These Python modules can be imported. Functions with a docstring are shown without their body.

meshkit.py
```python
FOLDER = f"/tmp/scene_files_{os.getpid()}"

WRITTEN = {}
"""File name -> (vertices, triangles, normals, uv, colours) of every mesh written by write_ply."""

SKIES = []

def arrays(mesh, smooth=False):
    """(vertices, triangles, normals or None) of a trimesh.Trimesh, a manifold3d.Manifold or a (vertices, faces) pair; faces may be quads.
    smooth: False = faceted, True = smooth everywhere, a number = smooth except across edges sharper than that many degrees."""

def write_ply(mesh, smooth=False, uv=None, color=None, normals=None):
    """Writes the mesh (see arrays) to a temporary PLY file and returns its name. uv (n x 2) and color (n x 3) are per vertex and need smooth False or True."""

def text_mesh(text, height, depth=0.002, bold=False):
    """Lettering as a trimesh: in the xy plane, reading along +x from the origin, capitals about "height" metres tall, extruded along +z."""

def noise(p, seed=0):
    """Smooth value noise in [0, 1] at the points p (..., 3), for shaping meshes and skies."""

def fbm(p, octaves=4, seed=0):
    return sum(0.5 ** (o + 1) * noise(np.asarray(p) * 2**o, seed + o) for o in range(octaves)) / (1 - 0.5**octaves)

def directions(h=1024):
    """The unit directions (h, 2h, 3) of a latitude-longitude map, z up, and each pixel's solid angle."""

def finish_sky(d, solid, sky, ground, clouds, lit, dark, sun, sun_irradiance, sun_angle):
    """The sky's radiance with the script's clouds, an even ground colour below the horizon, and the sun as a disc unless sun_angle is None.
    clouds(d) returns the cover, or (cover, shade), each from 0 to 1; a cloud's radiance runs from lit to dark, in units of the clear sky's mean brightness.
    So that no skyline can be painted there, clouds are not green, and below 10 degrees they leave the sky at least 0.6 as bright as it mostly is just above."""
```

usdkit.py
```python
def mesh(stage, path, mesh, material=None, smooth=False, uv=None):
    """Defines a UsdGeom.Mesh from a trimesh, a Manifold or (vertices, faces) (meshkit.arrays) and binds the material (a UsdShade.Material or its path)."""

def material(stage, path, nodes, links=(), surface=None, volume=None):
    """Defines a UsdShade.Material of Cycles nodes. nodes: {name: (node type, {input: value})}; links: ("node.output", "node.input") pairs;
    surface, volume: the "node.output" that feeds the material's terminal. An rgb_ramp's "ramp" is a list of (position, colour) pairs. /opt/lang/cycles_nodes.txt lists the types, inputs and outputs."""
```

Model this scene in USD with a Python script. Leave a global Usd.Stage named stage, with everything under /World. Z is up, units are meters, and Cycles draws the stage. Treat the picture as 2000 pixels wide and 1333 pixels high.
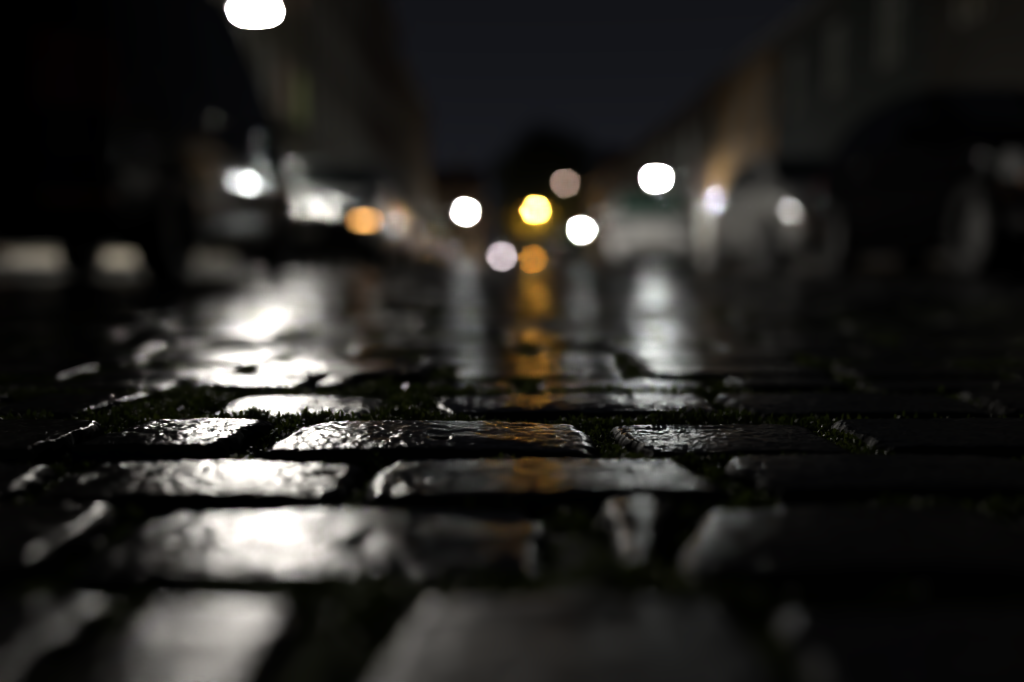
import math, random
import numpy as np
import trimesh, manifold3d
from manifold3d import Manifold, CrossSection
from shapely.geometry.polygon import orient
from shapely.geometry import Polygon, LineString, Point, box as sbox
from pxr import Usd, UsdGeom, UsdLux, UsdShade, Gf, Sdf, Vt
import usdkit, meshkit

stage = Usd.Stage.CreateInMemory()
UsdGeom.SetStageUpAxis(stage, 'Z')
UsdGeom.SetStageMetersPerUnit(stage, 1.0)
UsdGeom.Xform.Define(stage, '/World')
PI = math.pi

# ------------------------------------------------------------------ camera, sky, light
CAM_H = 0.105                     # metres above the tops of the setts
PITCH, YAW = -4.456, 0.737        # degrees: a little down, a little right of the street's axis
cam = UsdGeom.Camera.Define(stage, '/World/camera')
cam.CreateFocalLengthAttr(35.0)
cam.CreateHorizontalApertureAttr(36.0)
cam.CreateVerticalApertureAttr(36.0 * 682 / 1024)
cam.CreateFStopAttr(1.84)
cam.CreateFocusDistanceAttr(0.63)
cam.CreateClippingRangeAttr(Gf.Vec2f(0.02, 5000))
cam.CreateExposureAttr(0.0)
cx = UsdGeom.Xformable(cam)
cx.AddTranslateOp().Set(Gf.Vec3d(0, 0, CAM_H))
cx.AddRotateZOp().Set(-YAW)
cx.AddRotateXOp().Set(90.0 + PITCH)

SKY = 0.05
LAMP = 4.2


def mat(name, nodes, links=(), surface='p.BSDF', volume=None):
    return usdkit.material(stage, '/World/Looks/' + name, nodes, links, surface=surface, volume=volume)


# a night sky: the dull blue-grey glow that a town's light leaves on low cloud, a little brighter near the horizon
sky_mat = mat('night_sky', {
    's': ('sky_texture', {'sky_type': 'single_scattering', 'sun_disc': False, 'sun_elevation': math.radians(80.0),
                          'sun_rotation': math.radians(180.0), 'air_density': 1.0, 'aerosol_density': 0.0}),
    'bw': ('rgb_to_bw', {}), 'soft': ('math', {'math_type': 'power', 'value2': 0.8}),
    'tint': ('mix', {'mix_type': 'multiply', 'fac': 1.0, 'color2': (0.86, 0.92, 1.20)}),
    'b': ('background_shader', {'strength': 0.0028})},
    [('s.color', 'bw.color'), ('bw.val', 'soft.value1'), ('soft.value', 'tint.color1'), ('tint.color', 'b.color')], surface='b.background')
sky = UsdLux.DomeLight.Define(stage, '/World/sky')
sky.CreateIntensityAttr(1.0)
UsdShade.MaterialBindingAPI.Apply(sky.GetPrim()).Bind(sky_mat)
sky.GetPrim().SetCustomDataByKey('kind', 'structure')

# ------------------------------------------------------------------ helpers
USED = {}


def numbered(parent, name):
    k = (parent, name)
    n = USED.get(k, 0)
    USED[k] = n + 1
    return name if n == 0 else f'{name}_{n:03d}'


def path_of(parent):
    return '/World' if parent is None else str(parent.GetPath())


def tag(p, label=None, cat=None, group=None, kind=None):
    for k, v in (('label', label), ('category', cat), ('group', group), ('kind', kind)):
        if v:
            p.SetCustomDataByKey(k, v)
    return p


def thing(name, loc=(0, 0, 0), rotz=0.0, parent=None, **kw):
    pp = path_of(parent)
    x = UsdGeom.Xform.Define(stage, pp + '/' + numbered(pp, name))
    x.AddTranslateOp().Set(Gf.Vec3d(*map(float, loc)))
    x.AddRotateZOp().Set(float(rotz))
    return tag(x.GetPrim(), **kw)


def obj(name, mesh, material, parent=None, smooth=False, uv=None, **kw):
    pp = path_of(parent)
    m = usdkit.mesh(stage, pp + '/' + numbered(pp, name), mesh, material, smooth)
    return tag(m.GetPrim(), **kw)


def bx(x0, x1, y0, y1, z0, z1):
    m = trimesh.creation.box([x1 - x0, y1 - y0, z1 - z0])
    m.apply_translation([(x0 + x1) / 2, (y0 + y1) / 2, (z0 + z1) / 2])
    return m


def cyl(r, p, q, n=16, r2=None):
    """A (tapered) round bar from p to q."""
    p, q = np.asarray(p, float), np.asarray(q, float)
    d = q - p
    h = np.linalg.norm(d)
    m = Manifold.cylinder(h, r, r if r2 is None else r2, n)
    m = meshkit.arrays(m)
    t = trimesh.Trimesh(m[0], m[1], process=False)
    t.apply_transform(trimesh.geometry.align_vectors([0, 0, 1], d / h))
    t.apply_translation(p)
    return t


def rbox(x0, x1, y0, y1, z0, z1, r=0.01, n=12):
    """A box with rounded edges."""
    s = Manifold.sphere(r, n)
    pts = [s.translate((x, y, z)) for x in (x0 + r, x1 - r) for y in (y0 + r, y1 - r) for z in (z0 + r, z1 - r)]
    v, f, _ = meshkit.arrays(Manifold.batch_hull(pts))
    return trimesh.Trimesh(v, f, process=False)


def cat(*ms):
    return trimesh.util.concatenate([m for m in ms])


def tm(man):
    v, f, _ = meshkit.arrays(man)
    return trimesh.Trimesh(v, f, process=False)


# pixel of the 2000 x 1333 photograph -> point on the plane z
_p, _w = math.radians(PITCH), math.radians(YAW)


def ground(px, py, z=0.0):
    f = 35.0 / 36.0 * 2000
    u, v = (px - 1000) / f, -(py - 666.5) / f
    d = np.array([u, math.cos(_p) - v * math.sin(_p), math.sin(_p) + v * math.cos(_p)])
    d = np.array([d[0] * math.cos(_w) + d[1] * math.sin(_w), -d[0] * math.sin(_w) + d[1] * math.cos(_w), d[2]])
    t = (z - CAM_H) / d[2]
    return d[0] * t, d[1] * t


# ------------------------------------------------------------------ materials
def plain(name, col, rough=0.5, metal=0.0, coat=0.0, spec=0.5, **kw):
    return mat(name, {'p': ('principled_bsdf', {'base_color': col, 'roughness': rough, 'metallic': metal, 'coat_weight': coat,
                                                 'coat_roughness': 0.06, 'specular_ior_level': spec, **kw})})


def mottled(name, c0, c1, scale=8.0, rough=(0.4, 0.7), bump=0.0, bscale=60.0, detail=5.0, metal=0.0, coat=0.0):
    n = {'g': ('geometry', {}), 'n': ('noise_texture', {'scale': scale, 'detail': detail, 'roughness': 0.6}),
         'r': ('rgb_ramp', {'ramp': [(0.3, c0), (0.7, c1)]}),
         'm': ('map_range', {'from_min': 0.3, 'from_max': 0.7, 'to_min': rough[0], 'to_max': rough[1], 'clamp': True}),
         'p': ('principled_bsdf', {'metallic': metal, 'coat_weight': coat, 'coat_roughness': 0.05})}
    l = [('g.position', 'n.vector'), ('n.fac', 'r.fac'), ('r.color', 'p.base_color'), ('n.fac', 'm.value'), ('m.result', 'p.roughness')]
    if bump:
        n['b'] = ('noise_texture', {'scale': bscale, 'detail': 4.0, 'roughness': 0.6})
        n['bp'] = ('bump', {'strength': 1.0, 'distance': bump})
        l += [('g.position', 'b.vector'), ('b.fac', 'bp.height'), ('bp.normal', 'p.normal')]
    return mat(name, n, l)


def wet_stone(name, tint, lo, hi, rough0, rough1, b1, b2):
    """Wet granite: dark speckled grain, a broken water film, pitted relief."""
    return mat(name, {
        'g': ('geometry', {}), 'oi': ('object_info', {}),
        'n1': ('noise_texture', {'scale': 55.0, 'detail': 7.0, 'roughness': 0.7}),
        'n0': ('noise_texture', {'scale': 9.0, 'detail': 3.0}),
        'add': ('mix_float', {'fac': 0.4}),
        'cr': ('rgb_ramp', {'ramp': [(0.30, tuple(lo * t for t in tint)), (0.52, tuple(0.5 * (lo + hi) * t for t in tint)), (0.72, tuple(hi * t for t in tint))]}),
        'nr': ('noise_texture', {'scale': 38.0, 'detail': 5.0, 'roughness': 0.65}),
        'rr': ('map_range', {'from_min': 0.34, 'from_max': 0.66, 'to_min': rough0, 'to_max': rough1, 'clamp': True}),
        'h1': ('noise_texture', {'scale': 210.0, 'detail': 3.0, 'roughness': 0.55, 'distortion': 0.3}),
        'h2': ('noise_texture', {'scale': 460.0, 'detail': 3.0, 'roughness': 0.6}),
        'bp1': ('bump', {'strength': 1.0, 'distance': b1}),
        'bp2': ('bump', {'strength': 1.0, 'distance': b2}),
        # the crystals of the granite and the water that beads on them, in patches
        'v': ('voronoi_texture', {'feature': 'f1', 'scale': 300.0, 'randomness': 1.0}),
        'nm': ('noise_texture', {'scale': 24.0, 'detail': 2.0}),
        'am': ('map_range', {'from_min': 0.36, 'from_max': 0.62, 'to_min': 0.15, 'to_max': 1.0, 'clamp': True}),
        'vs': ('map_range', {'range_type': 'smoothstep', 'from_min': 0.52, 'from_max': 0.05, 'to_min': 0.0, 'to_max': 1.0, 'clamp': True}),
        'vm': ('math', {'math_type': 'multiply'}),
        'bp3': ('bump', {'strength': 1.0, 'distance': 0.00022}),
        'rv': ('mix_float', {'b': 0.16}),
        # only the trodden tops are polished: the rims and flanks are coarse and hold no film
        'sx': ('separate_xyz', {}), 'sl': ('map_range', {'range_type': 'smoothstep', 'from_min': 0.965, 'from_max': 0.80, 'to_min': 0.0, 'to_max': 1.0, 'clamp': True}), 'rs': ('mix_float', {'b': 0.60}),
        'df': ('diffuse_bsdf', {}), 'gl': ('glossy_bsdf', {'color': (1, 1, 1), 'distribution': 'beckmann'}), 'f': ('fresnel', {'IOR': 1.36}), 'p': ('mix_closure', {}),
    'dry': ('math', {'math_type': 'multiply_add', 'value2': -0.82, 'value3': 1.0}), 'ff': ('math', {'math_type': 'multiply'}), 'fm': ('math', {'math_type': 'minimum', 'value2': 0.40}),
    }, [('f.fac', 'fm.value1'), ('fm.value', 'ff.value1'), ('sl.result', 'dry.value1'), ('dry.value', 'ff.value2'), ('ff.value', 'p.fac'), ('df.BSDF', 'p.closure1'), ('gl.BSDF', 'p.closure2'), ('bp3.normal', 'df.normal'), ('g.position', 'v.vector'), ('v.distance', 'vs.value'), ('vs.result', 'vm.value1'), ('g.position', 'nm.vector'), ('nm.fac', 'am.value'), ('am.result', 'vm.value2'), ('vm.value', 'bp3.height'), ('bp2.normal', 'bp3.normal'),
        ('vm.value', 'rv.fac'), ('rr.result', 'rv.a'), ('g.position', 'n1.vector'), ('g.position', 'n0.vector'), ('g.position', 'nr.vector'), ('g.position', 'h1.vector'), ('g.position', 'h2.vector'),
        ('n1.fac', 'add.a'), ('n0.fac', 'add.b'), ('add.result', 'cr.fac'), ('cr.color', 'df.color'),
        ('nr.fac', 'rr.value'), ('rv.result', 'rs.a'), ('g.normal', 'sx.vector'), ('sx.z', 'sl.value'), ('sl.result', 'rs.fac'), ('rs.result', 'gl.roughness'),
        ('h1.fac', 'bp1.height'), ('h2.fac', 'bp2.height'), ('bp1.normal', 'bp2.normal'), ('bp3.normal', 'gl.normal')], surface='p.closure')


M = {}
STONES = [wet_stone('wet_granite_grey', (1.0, 1.0, 1.0), 0.018, 0.060, 0.17, 0.30, 0.00068, 0.00013),
          wet_stone('wet_granite_brown', (1.08, 1.0, 0.90), 0.016, 0.055, 0.19, 0.32, 0.00074, 0.00014),
          wet_stone('wet_granite_blue', (0.95, 1.0, 1.05), 0.014, 0.045, 0.16, 0.28, 0.00062, 0.00012)]
ROUGH_STONE = wet_stone('wet_granite_coarse', (1.05, 1.0, 0.94), 0.03, 0.085, 0.30, 0.60, 0.00120, 0.00018)
M['bed'] = mat('joint_soil', {
    'g': ('geometry', {}), 'n': ('noise_texture', {'scale': 30.0, 'detail': 6.0, 'roughness': 0.7}),
    'r': ('rgb_ramp', {'ramp': [(0.3, (0.012, 0.010, 0.007)), (0.5, (0.025, 0.022, 0.012)), (0.65, (0.022, 0.032, 0.009)), (0.8, (0.035, 0.05, 0.012))]}),
    'b': ('noise_texture', {'scale': 260.0, 'detail': 5.0, 'roughness': 0.7}), 'bp': ('bump', {'strength': 1.0, 'distance': 0.003}),
    'p': ('principled_bsdf', {'roughness': 0.62, 'specular_ior_level': 0.35})},
    [('g.position', 'n.vector'), ('n.fac', 'r.fac'), ('r.color', 'p.base_color'), ('g.position', 'b.vector'), ('b.fac', 'bp.height'), ('bp.normal', 'p.normal')])
M['moss'] = mat('moss_green', {
    'g': ('geometry', {}), 'n': ('noise_texture', {'scale': 45.0, 'detail': 3.0}),
    'r': ('rgb_ramp', {'ramp': [(0.3, (0.06, 0.075, 0.014)), (0.5, (0.12, 0.17, 0.025)), (0.7, (0.22, 0.26, 0.045))]}),
    'p': ('principled_bsdf', {'roughness': 0.45, 'specular_ior_level': 0.4}), 't': ('translucent_bsdf', {}), 'm': ('mix_closure', {'fac': 0.35})},
    [('g.position', 'n.vector'), ('n.fac', 'r.fac'), ('r.color', 'p.base_color'), ('r.color', 't.color'), ('p.BSDF', 'm.closure1'), ('t.BSDF', 'm.closure2')], surface='m.closure')
M['far_setts'] = mat('far_wet_setts', {
    'g': ('geometry', {}), 'mp': ('mapping', {'scale': (1, 1, 1)}),
    'bk': ('brick_texture', {'scale': 1.0, 'color1': (0.03, 0.03, 0.03), 'color2': (0.05, 0.05, 0.048), 'mortar': (0.012, 0.012, 0.008), 'mortar_size': 0.012,
                             'mortar_smooth': 0.3, 'brick_width': 0.19, 'row_height': 0.125}),
    'n': ('noise_texture', {'scale': 40.0, 'detail': 4.0}), 'iv': ('math', {'math_type': 'multiply_add', 'value2': -1.0}),
    'bp': ('bump', {'strength': 1.0, 'distance': 0.006}),
    'p': ('principled_bsdf', {'roughness': 0.4})},
    [('g.position', 'bk.vector'), ('g.position', 'n.vector'), ('bk.color', 'p.base_color'), ('bk.fac', 'iv.value1'), ('n.fac', 'iv.value3'), ('iv.value', 'bp.height'), ('bp.normal', 'p.normal')])
M['asphalt'] = mottled('wet_asphalt', (0.022, 0.022, 0.024), (0.05, 0.05, 0.05), 3.0, (0.25, 0.5), 0.002, 90.0)
M['paving'] = mat('pavement_slabs', {
    'g': ('geometry', {}), 'bk': ('brick_texture', {'scale': 1.0, 'color1': (0.09, 0.09, 0.085), 'color2': (0.13, 0.125, 0.115), 'mortar': (0.02, 0.02, 0.018),
                                  'mortar_size': 0.006, 'brick_width': 0.5, 'row_height': 0.5}),
    'n': ('noise_texture', {'scale': 14.0, 'detail': 6.0}), 'r': ('map_range', {'from_min': 0.3, 'from_max': 0.7, 'to_min': 0.22, 'to_max': 0.5, 'clamp': True}),
    'bp': ('bump', {'strength': 1.0, 'distance': 0.003}), 'p': ('principled_bsdf', {})},
    [('g.position', 'bk.vector'), ('g.position', 'n.vector'), ('bk.color', 'p.base_color'), ('n.fac', 'r.value'), ('r.result', 'p.roughness'), ('n.fac', 'bp.height'), ('bp.normal', 'p.normal')])
M['kerb'] = mottled('kerb_granite', (0.035, 0.035, 0.034), (0.08, 0.08, 0.077), 20.0, (0.3, 0.55), 0.002, 120.0)
M['earth'] = mottled('dark_earth', (0.02, 0.022, 0.012), (0.05, 0.05, 0.03), 0.6, (0.7, 0.9))
def pane_mat(name, tint, rough):
    """A pane: clear through, with the mirror image growing towards grazing view (Schlick)."""
    return mat(name, {'lw': ('layer_weight', {'blend': 0.5}), 'pw': ('math', {'math_type': 'power', 'value2': 5.0}), 'f': ('math', {'math_type': 'multiply_add', 'value2': 0.85, 'value3': 0.05}),
                      't': ('transparent_bsdf', {'color': tint}), 'g': ('glossy_bsdf', {'color': (1, 1, 1), 'roughness': rough}), 'm': ('mix_closure', {})},
               [('lw.facing', 'pw.value1'), ('pw.value', 'f.value1'), ('f.value', 'm.fac'), ('t.BSDF', 'm.closure1'), ('g.BSDF', 'm.closure2')], surface='m.closure')


M['glass'] = pane_mat('window_glass', (0.85, 0.9, 0.88), 0.04)
M['car_glass'] = pane_mat('car_glass', (0.72, 0.78, 0.76), 0.05)
M['privacy_glass'] = pane_mat('privacy_glass', (0.22, 0.25, 0.24), 0.05)
M['rubber'] = plain('tyre_rubber', (0.012, 0.012, 0.012), 0.7, spec=0.12)
M['black_plastic'] = plain('black_plastic', (0.014, 0.014, 0.015), 0.42)
M['alloy'] = plain('alloy_rim', (0.45, 0.45, 0.46), 0.3, 0.9)
M['dark_rim'] = plain('black_steel_rim', (0.02, 0.02, 0.02), 0.5)
M['smoked_lens'] = plain('smoked_headlight_lens', (0.03, 0.03, 0.032), 0.5, spec=0.2)
M['chrome'] = plain('chrome_trim', (0.7, 0.7, 0.7), 0.14, 1.0)
M['seat'] = plain('seat_cloth', (0.02, 0.02, 0.022), 0.9)
M['red_lens'] = plain('red_lens', (0.16, 0.008, 0.006), 0.18, coat=0.6)
M['amber_lens'] = plain('amber_lens', (0.45, 0.14, 0.01), 0.2, coat=0.6)
M['head_lens'] = plain('headlight_lens', (0.45, 0.46, 0.47), 0.14, 0.7, coat=1.0)
M['plate'] = plain('number_plate', (0.65, 0.64, 0.58), 0.35)
M['teal_shade'] = plain('teal_sunshade', (0.03, 0.30, 0.20), 0.6)
M['steel'] = plain('galvanised_steel', (0.20, 0.21, 0.21), 0.45, 0.7)
M['green_paint'] = plain('dark_green_paint', (0.02, 0.035, 0.03), 0.4)
M['white_wood'] = plain('white_window_paint', (0.55, 0.54, 0.50), 0.4)
M['brown_wood'] = plain('brown_door_paint', (0.09, 0.045, 0.025), 0.4)
M['stone_trim'] = mottled('sandstone_trim', (0.20, 0.18, 0.14), (0.30, 0.27, 0.21), 6.0, (0.7, 0.9), 0.003, 40.0)
M['dark_trim'] = mottled('dark_weathered_trim', (0.05, 0.045, 0.04), (0.09, 0.08, 0.07), 6.0, (0.7, 0.9), 0.003, 40.0)
M['roof'] = mat('clay_roof_tiles', {
    'g': ('geometry', {}), 'w': ('wave_texture', {'wave_type': 'bands', 'bands_direction': 'z', 'profile': 'saw', 'scale': 2.2}),
    'n': ('noise_texture', {'scale': 4.0, 'detail': 4.0}), 'r': ('rgb_ramp', {'ramp': [(0.3, (0.05, 0.028, 0.02)), (0.7, (0.10, 0.05, 0.035))]}),
    'bp': ('bump', {'strength': 1.0, 'distance': 0.03}), 'p': ('principled_bsdf', {'roughness': 0.6})},
    [('g.position', 'w.vector'), ('g.position', 'n.vector'), ('n.fac', 'r.fac'), ('r.color', 'p.base_color'), ('w.fac', 'bp.height'), ('bp.normal', 'p.normal')])
M['zinc'] = plain('zinc_gutter', (0.06, 0.063, 0.065), 0.6, 0.3)
M['curtain'] = plain('net_curtain', (0.14, 0.135, 0.12), 0.9)
M['bark'] = mottled('tree_bark', (0.03, 0.024, 0.016), (0.07, 0.055, 0.04), 9.0, (0.8, 0.95), 0.01, 20.0)
M['leaf'] = mat('linden_leaves', {
    'g': ('geometry', {}), 'n': ('noise_texture', {'scale': 1.1, 'detail': 3.0}),
    'r': ('rgb_ramp', {'ramp': [(0.35, (0.030, 0.042, 0.012)), (0.65, (0.075, 0.088, 0.024))]}),
    'p': ('principled_bsdf', {'roughness': 0.5}), 't': ('translucent_bsdf', {}), 'm': ('mix_closure', {'fac': 0.35})},
    [('g.position', 'n.vector'), ('n.fac', 'r.fac'), ('r.color', 'p.base_color'), ('r.color', 't.color'), ('p.BSDF', 'm.closure1'), ('t.BSDF', 'm.closure2')], surface='m.closure')


def emit(name, col, k):
    return mat(name, {'e': ('emission', {'color': col, 'strength': float(k) * LAMP})}, surface='e.emission')


def render_wall(name, c0, c1):
    return mottled(name, c0, c1, 1.3, (0.8, 0.95), 0.004, 35.0)


# ------------------------------------------------------------------ the ground
road = thing('road', kind='structure')
X0, X1 = -3.95, 4.75          # carriageway between the kerbs
END = 90.0                    # where the street meets a crossing
obj('ground', bx(-600, 600, -200, 900, -0.9, -0.32), M['earth'], None, kind='structure')

# ---- setts: the rows nearest the lens as they lie in the photograph, then row after row down the street
rng = np.random.default_rng(7)
setts = []                    # (cx, cy, half width, half depth, back corners dx, z, tilt)


def sett_px(y_front, y_back, y_at, spans, gap=0.004):
    """One row given in the photograph's pixels; spans = (left, right) edges at the line y_at."""
    d0, d1 = ground(1000, y_front)[1], ground(1000, y_back)[1]
    out = []
    for s in spans:
        xa, xb = ground(s[0], y_at)[0], ground(s[1], y_at)[0]
        out.append([xa, xb, d0, d1, s[2] if len(s) > 2 else 0.0, s[3] if len(s) > 3 else 0.0, s[4] if len(s) > 4 else None])
    return out


measured = [
    # (row of stones), slant of the left and right edge in metres (back minus front), height
    sett_px(1560, 1160, 1250, [(-640, 120), (168, 572, 0.004, 0.004), (735, 1490, 0.010, 0.0), (1550, 2420)]),
    sett_px(1122, 983, 1050, [(-480, 150, 0, 0), (205, 1068, 0.0, -0.004), (1196, 1318, 0.003, 0.028), (1365, 2050, 0.034, 0.0), (2100, 2750)]),
    sett_px(968, 893, 930, [(-700, 70), (118, 684, 0, 0.004), (733, 1388, 0.006, 0.0), (1458, 2120, -0.006, 0), (2170, 2700)]),
    sett_px(883, 822, 850, [(-600, 165), (212, 482, 0, 0.012), (562, 1152, 0.014, 0.0), (1218, 1625, -0.012, 0.0), (1668, 2300)]),
    sett_px(806, 766, 788, [(-560, -30), (10, 238, 0, 0.016), (425, 748), (852, 1408, -0.004, 0), (1432, 1905, -0.008, 0), (1945, 2400)]),
    sett_px(758, 738, 747, [(-560, -40), (0, 345), (380, 605), (625, 692), (775, 1012), (1052, 1385), (1428, 1640), (1690, 2060)]),
]
for row in measured:
    for (xa, xb, d0, d1, sl, sr, z) in row:
        setts.append([xa, xb, d0, d1, sl, sr, rng.normal(0, 0.0022) if z is None else z, True])
    # carry the row on to both kerbs
    d0, d1 = row[0][2], row[0][3]
    x = row[0][0] - 0.016
    while x > X0 + 0.1:
        w = rng.uniform(0.13, 0.22)
        setts.append([x - w, x, d0, d1, 0, 0, rng.normal(0, 0.003), False])
        x -= w + rng.uniform(0.011, 0.022)
    x = row[-1][1] + 0.016
    while x < X1 - 0.1:
        w = rng.uniform(0.13, 0.22)
        setts.append([x, x + w, d0, d1, 0, 0, rng.normal(0, 0.003), False])
        x += w + rng.uniform(0.011, 0.022)
d = ground(1000, 735)[1]
back_rows = []
SETTS_TO = 34.0
while d < SETTS_TO:
    dep = rng.uniform(0.105, 0.138)
    x = X0 + rng.uniform(0, 0.1)
    bow = rng.normal(0, 0.002)
    while x < X1:
        w = min(rng.uniform(0.13, 0.225), X1 - x)
        if w > 0.05:
            setts.append([x, x + w, d + rng.normal(0, 0.0025), d + dep + rng.normal(0, 0.0025), rng.normal(0, 0.004), rng.normal(0, 0.004), rng.normal(0, 0.0014 if d < 1.1 else 0.0036), False])
        x += w + rng.uniform(0.010, 0.024)
    d += dep + rng.uniform(0.008, 0.014)
d = measured[0][0][2] - 0.012
while d > -1.6:
    dep = rng.uniform(0.105, 0.138)
    x = X0 + rng.uniform(0, 0.1)
    while x < X1:
        w = min(rng.uniform(0.13, 0.225), X1 - x)
        if w > 0.05:
            setts.append([x, x + w, d - dep, d, 0.0, 0.0, rng.normal(0, 0.003), False])
        x += w + rng.uniform(0.010, 0.024)
    d -= dep + 0.012


def sett_mesh(xa, xb, d0, d1, sl, sr, z, step, seed, rough=1.0):
    """One worn paving stone as a fine net: rounded corners and edges, a domed pitted top, sides down to the bed. World coordinates."""
    hw, hd = (xb - xa) / 2, (d1 - d0) / 2
    nu, nv = max(6, int(2 * hw / step)), max(5, int(2 * hd / step))
    ease = lambda n: (lambda u: np.sign(u) * (1 - (1 - np.abs(u)) ** (1.45 if step < 0.004 else 2.1)))(np.linspace(-1, 1, n + 1))
    u, v = np.meshgrid(ease(nu), ease(nv), indexing='ij')
    r = np.random.default_rng(seed)
    k = r.uniform(0.10, 0.26)                                   # how far the corners are worn round
    su = u * ((1 - k) + k * np.sqrt(1 - v * v / 2) * 1.06)
    sv = v * ((1 - k) + k * np.sqrt(1 - u * u / 2) * 1.06)
    t = (sv + 1) / 2
    left, right = xa + sl * (t - 0.5), xb + sr * (t - 0.5)
    x = (left + right) / 2 + su * (right - left) / 2
    y = (d0 + d1) / 2 + sv * hd
    P = np.stack([x, y, np.full_like(x, 3.1 * seed % 97)], -1)
    wob = 0.0085
    edge = np.maximum(np.abs(u), np.abs(v)) ** 3
    y = y + np.clip(r.normal(0, 0.020), -0.04, 0.04) * su * hw + (r.normal(0, 0.0022) if step < 0.012 else 0.0)
    x = x + (meshkit.fbm(P * 28, 3, seed) - 0.5) * 2 * wob * edge
    y = y + (meshkit.fbm(P * 28 + 50, 3, seed + 1) - 0.5) * 2 * wob * edge * 0.8
    # distance to the rim, in metres
    e = np.minimum((1 - np.abs(u)) * hw, (1 - np.abs(v)) * hd)
    R = 0.003 + 0.009 * meshkit.fbm(P * 16 + 9, 2, seed + 2)
    q = np.clip(1 - e / R, 0, 1)
    zz = -R * 0.9 * (1 - np.sqrt(np.clip(1 - q * q, 0, 1)))
    zz += -r.uniform(0.0004, 0.0022) * min(hw, 0.08) / 0.08 * (u * u + v * v) + 0.001
    zz -= q * np.clip(meshkit.fbm(P * 75 + 31, 3, seed + 7) - 0.42, 0, 1) * 0.007            # chipped rims
    a, b = r.normal(0, 0.005, 2) * (1.0 if step < 0.004 else 0.6)
    zz += a * (x - (xa + xb) / 2) + b * (y - (d0 + d1) / 2) + z
    zz += rough * ((meshkit.fbm(P * 22, 3, seed + 3) - 0.5) * (0.0011 if step < 0.004 else 0.0012))
    if step < 0.002:
        zz += rough * (meshkit.fbm(P * 330, 3, seed + 8) - 0.5) * 0.00085
    if step < 0.006:
        zz += rough * (meshkit.fbm(P * 95, 3, seed + 4) - 0.5) * 0.0011
        pit = np.clip(meshkit.noise(P * 60 + 3, seed + 5) - 0.70, 0, 1)
        zz -= pit * 0.0025
        for px, py, pr in PITS:
            zz -= 0.005 * np.exp(-(((x - px) / pr) ** 2 + ((y - py) / (pr * .8)) ** 2) ** 1.5)
    V = np.stack([x, y, zz], -1)
    n0, n1 = V.shape[:2]
    idx = np.arange(n0 * n1).reshape(n0, n1)
    F = np.concatenate([np.stack([idx[:-1, :-1], idx[1:, :-1], idx[1:, 1:]], -1).reshape(-1, 3), np.stack([idx[:-1, :-1], idx[1:, 1:], idx[:-1, 1:]], -1).reshape(-1, 3)])
    ring = np.concatenate([idx[:, 0], idx[-1, 1:], idx[-2::-1, -1], idx[0, -2:0:-1]])
    low = V.reshape(-1, 3)[ring].copy()
    c = np.array([(xa + xb) / 2, (d0 + d1) / 2])
    low[:, :2] = c + (low[:, :2] - c) * 0.97
    low[:, 2] = -0.07
    j = n0 * n1 + np.arange(len(ring))
    nx = np.roll(np.arange(len(ring)), -1)
    S = np.concatenate([np.stack([ring, j, j[nx]], -1), np.stack([ring, j[nx], ring[nx]], -1)])
    return np.vstack([V.reshape(-1, 3), low]), np.vstack([F, S])


PITS = [(*ground(632, 922), 0.0055), (*ground(1010, 842), 0.004), (*ground(860, 865), 0.004)]


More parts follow.
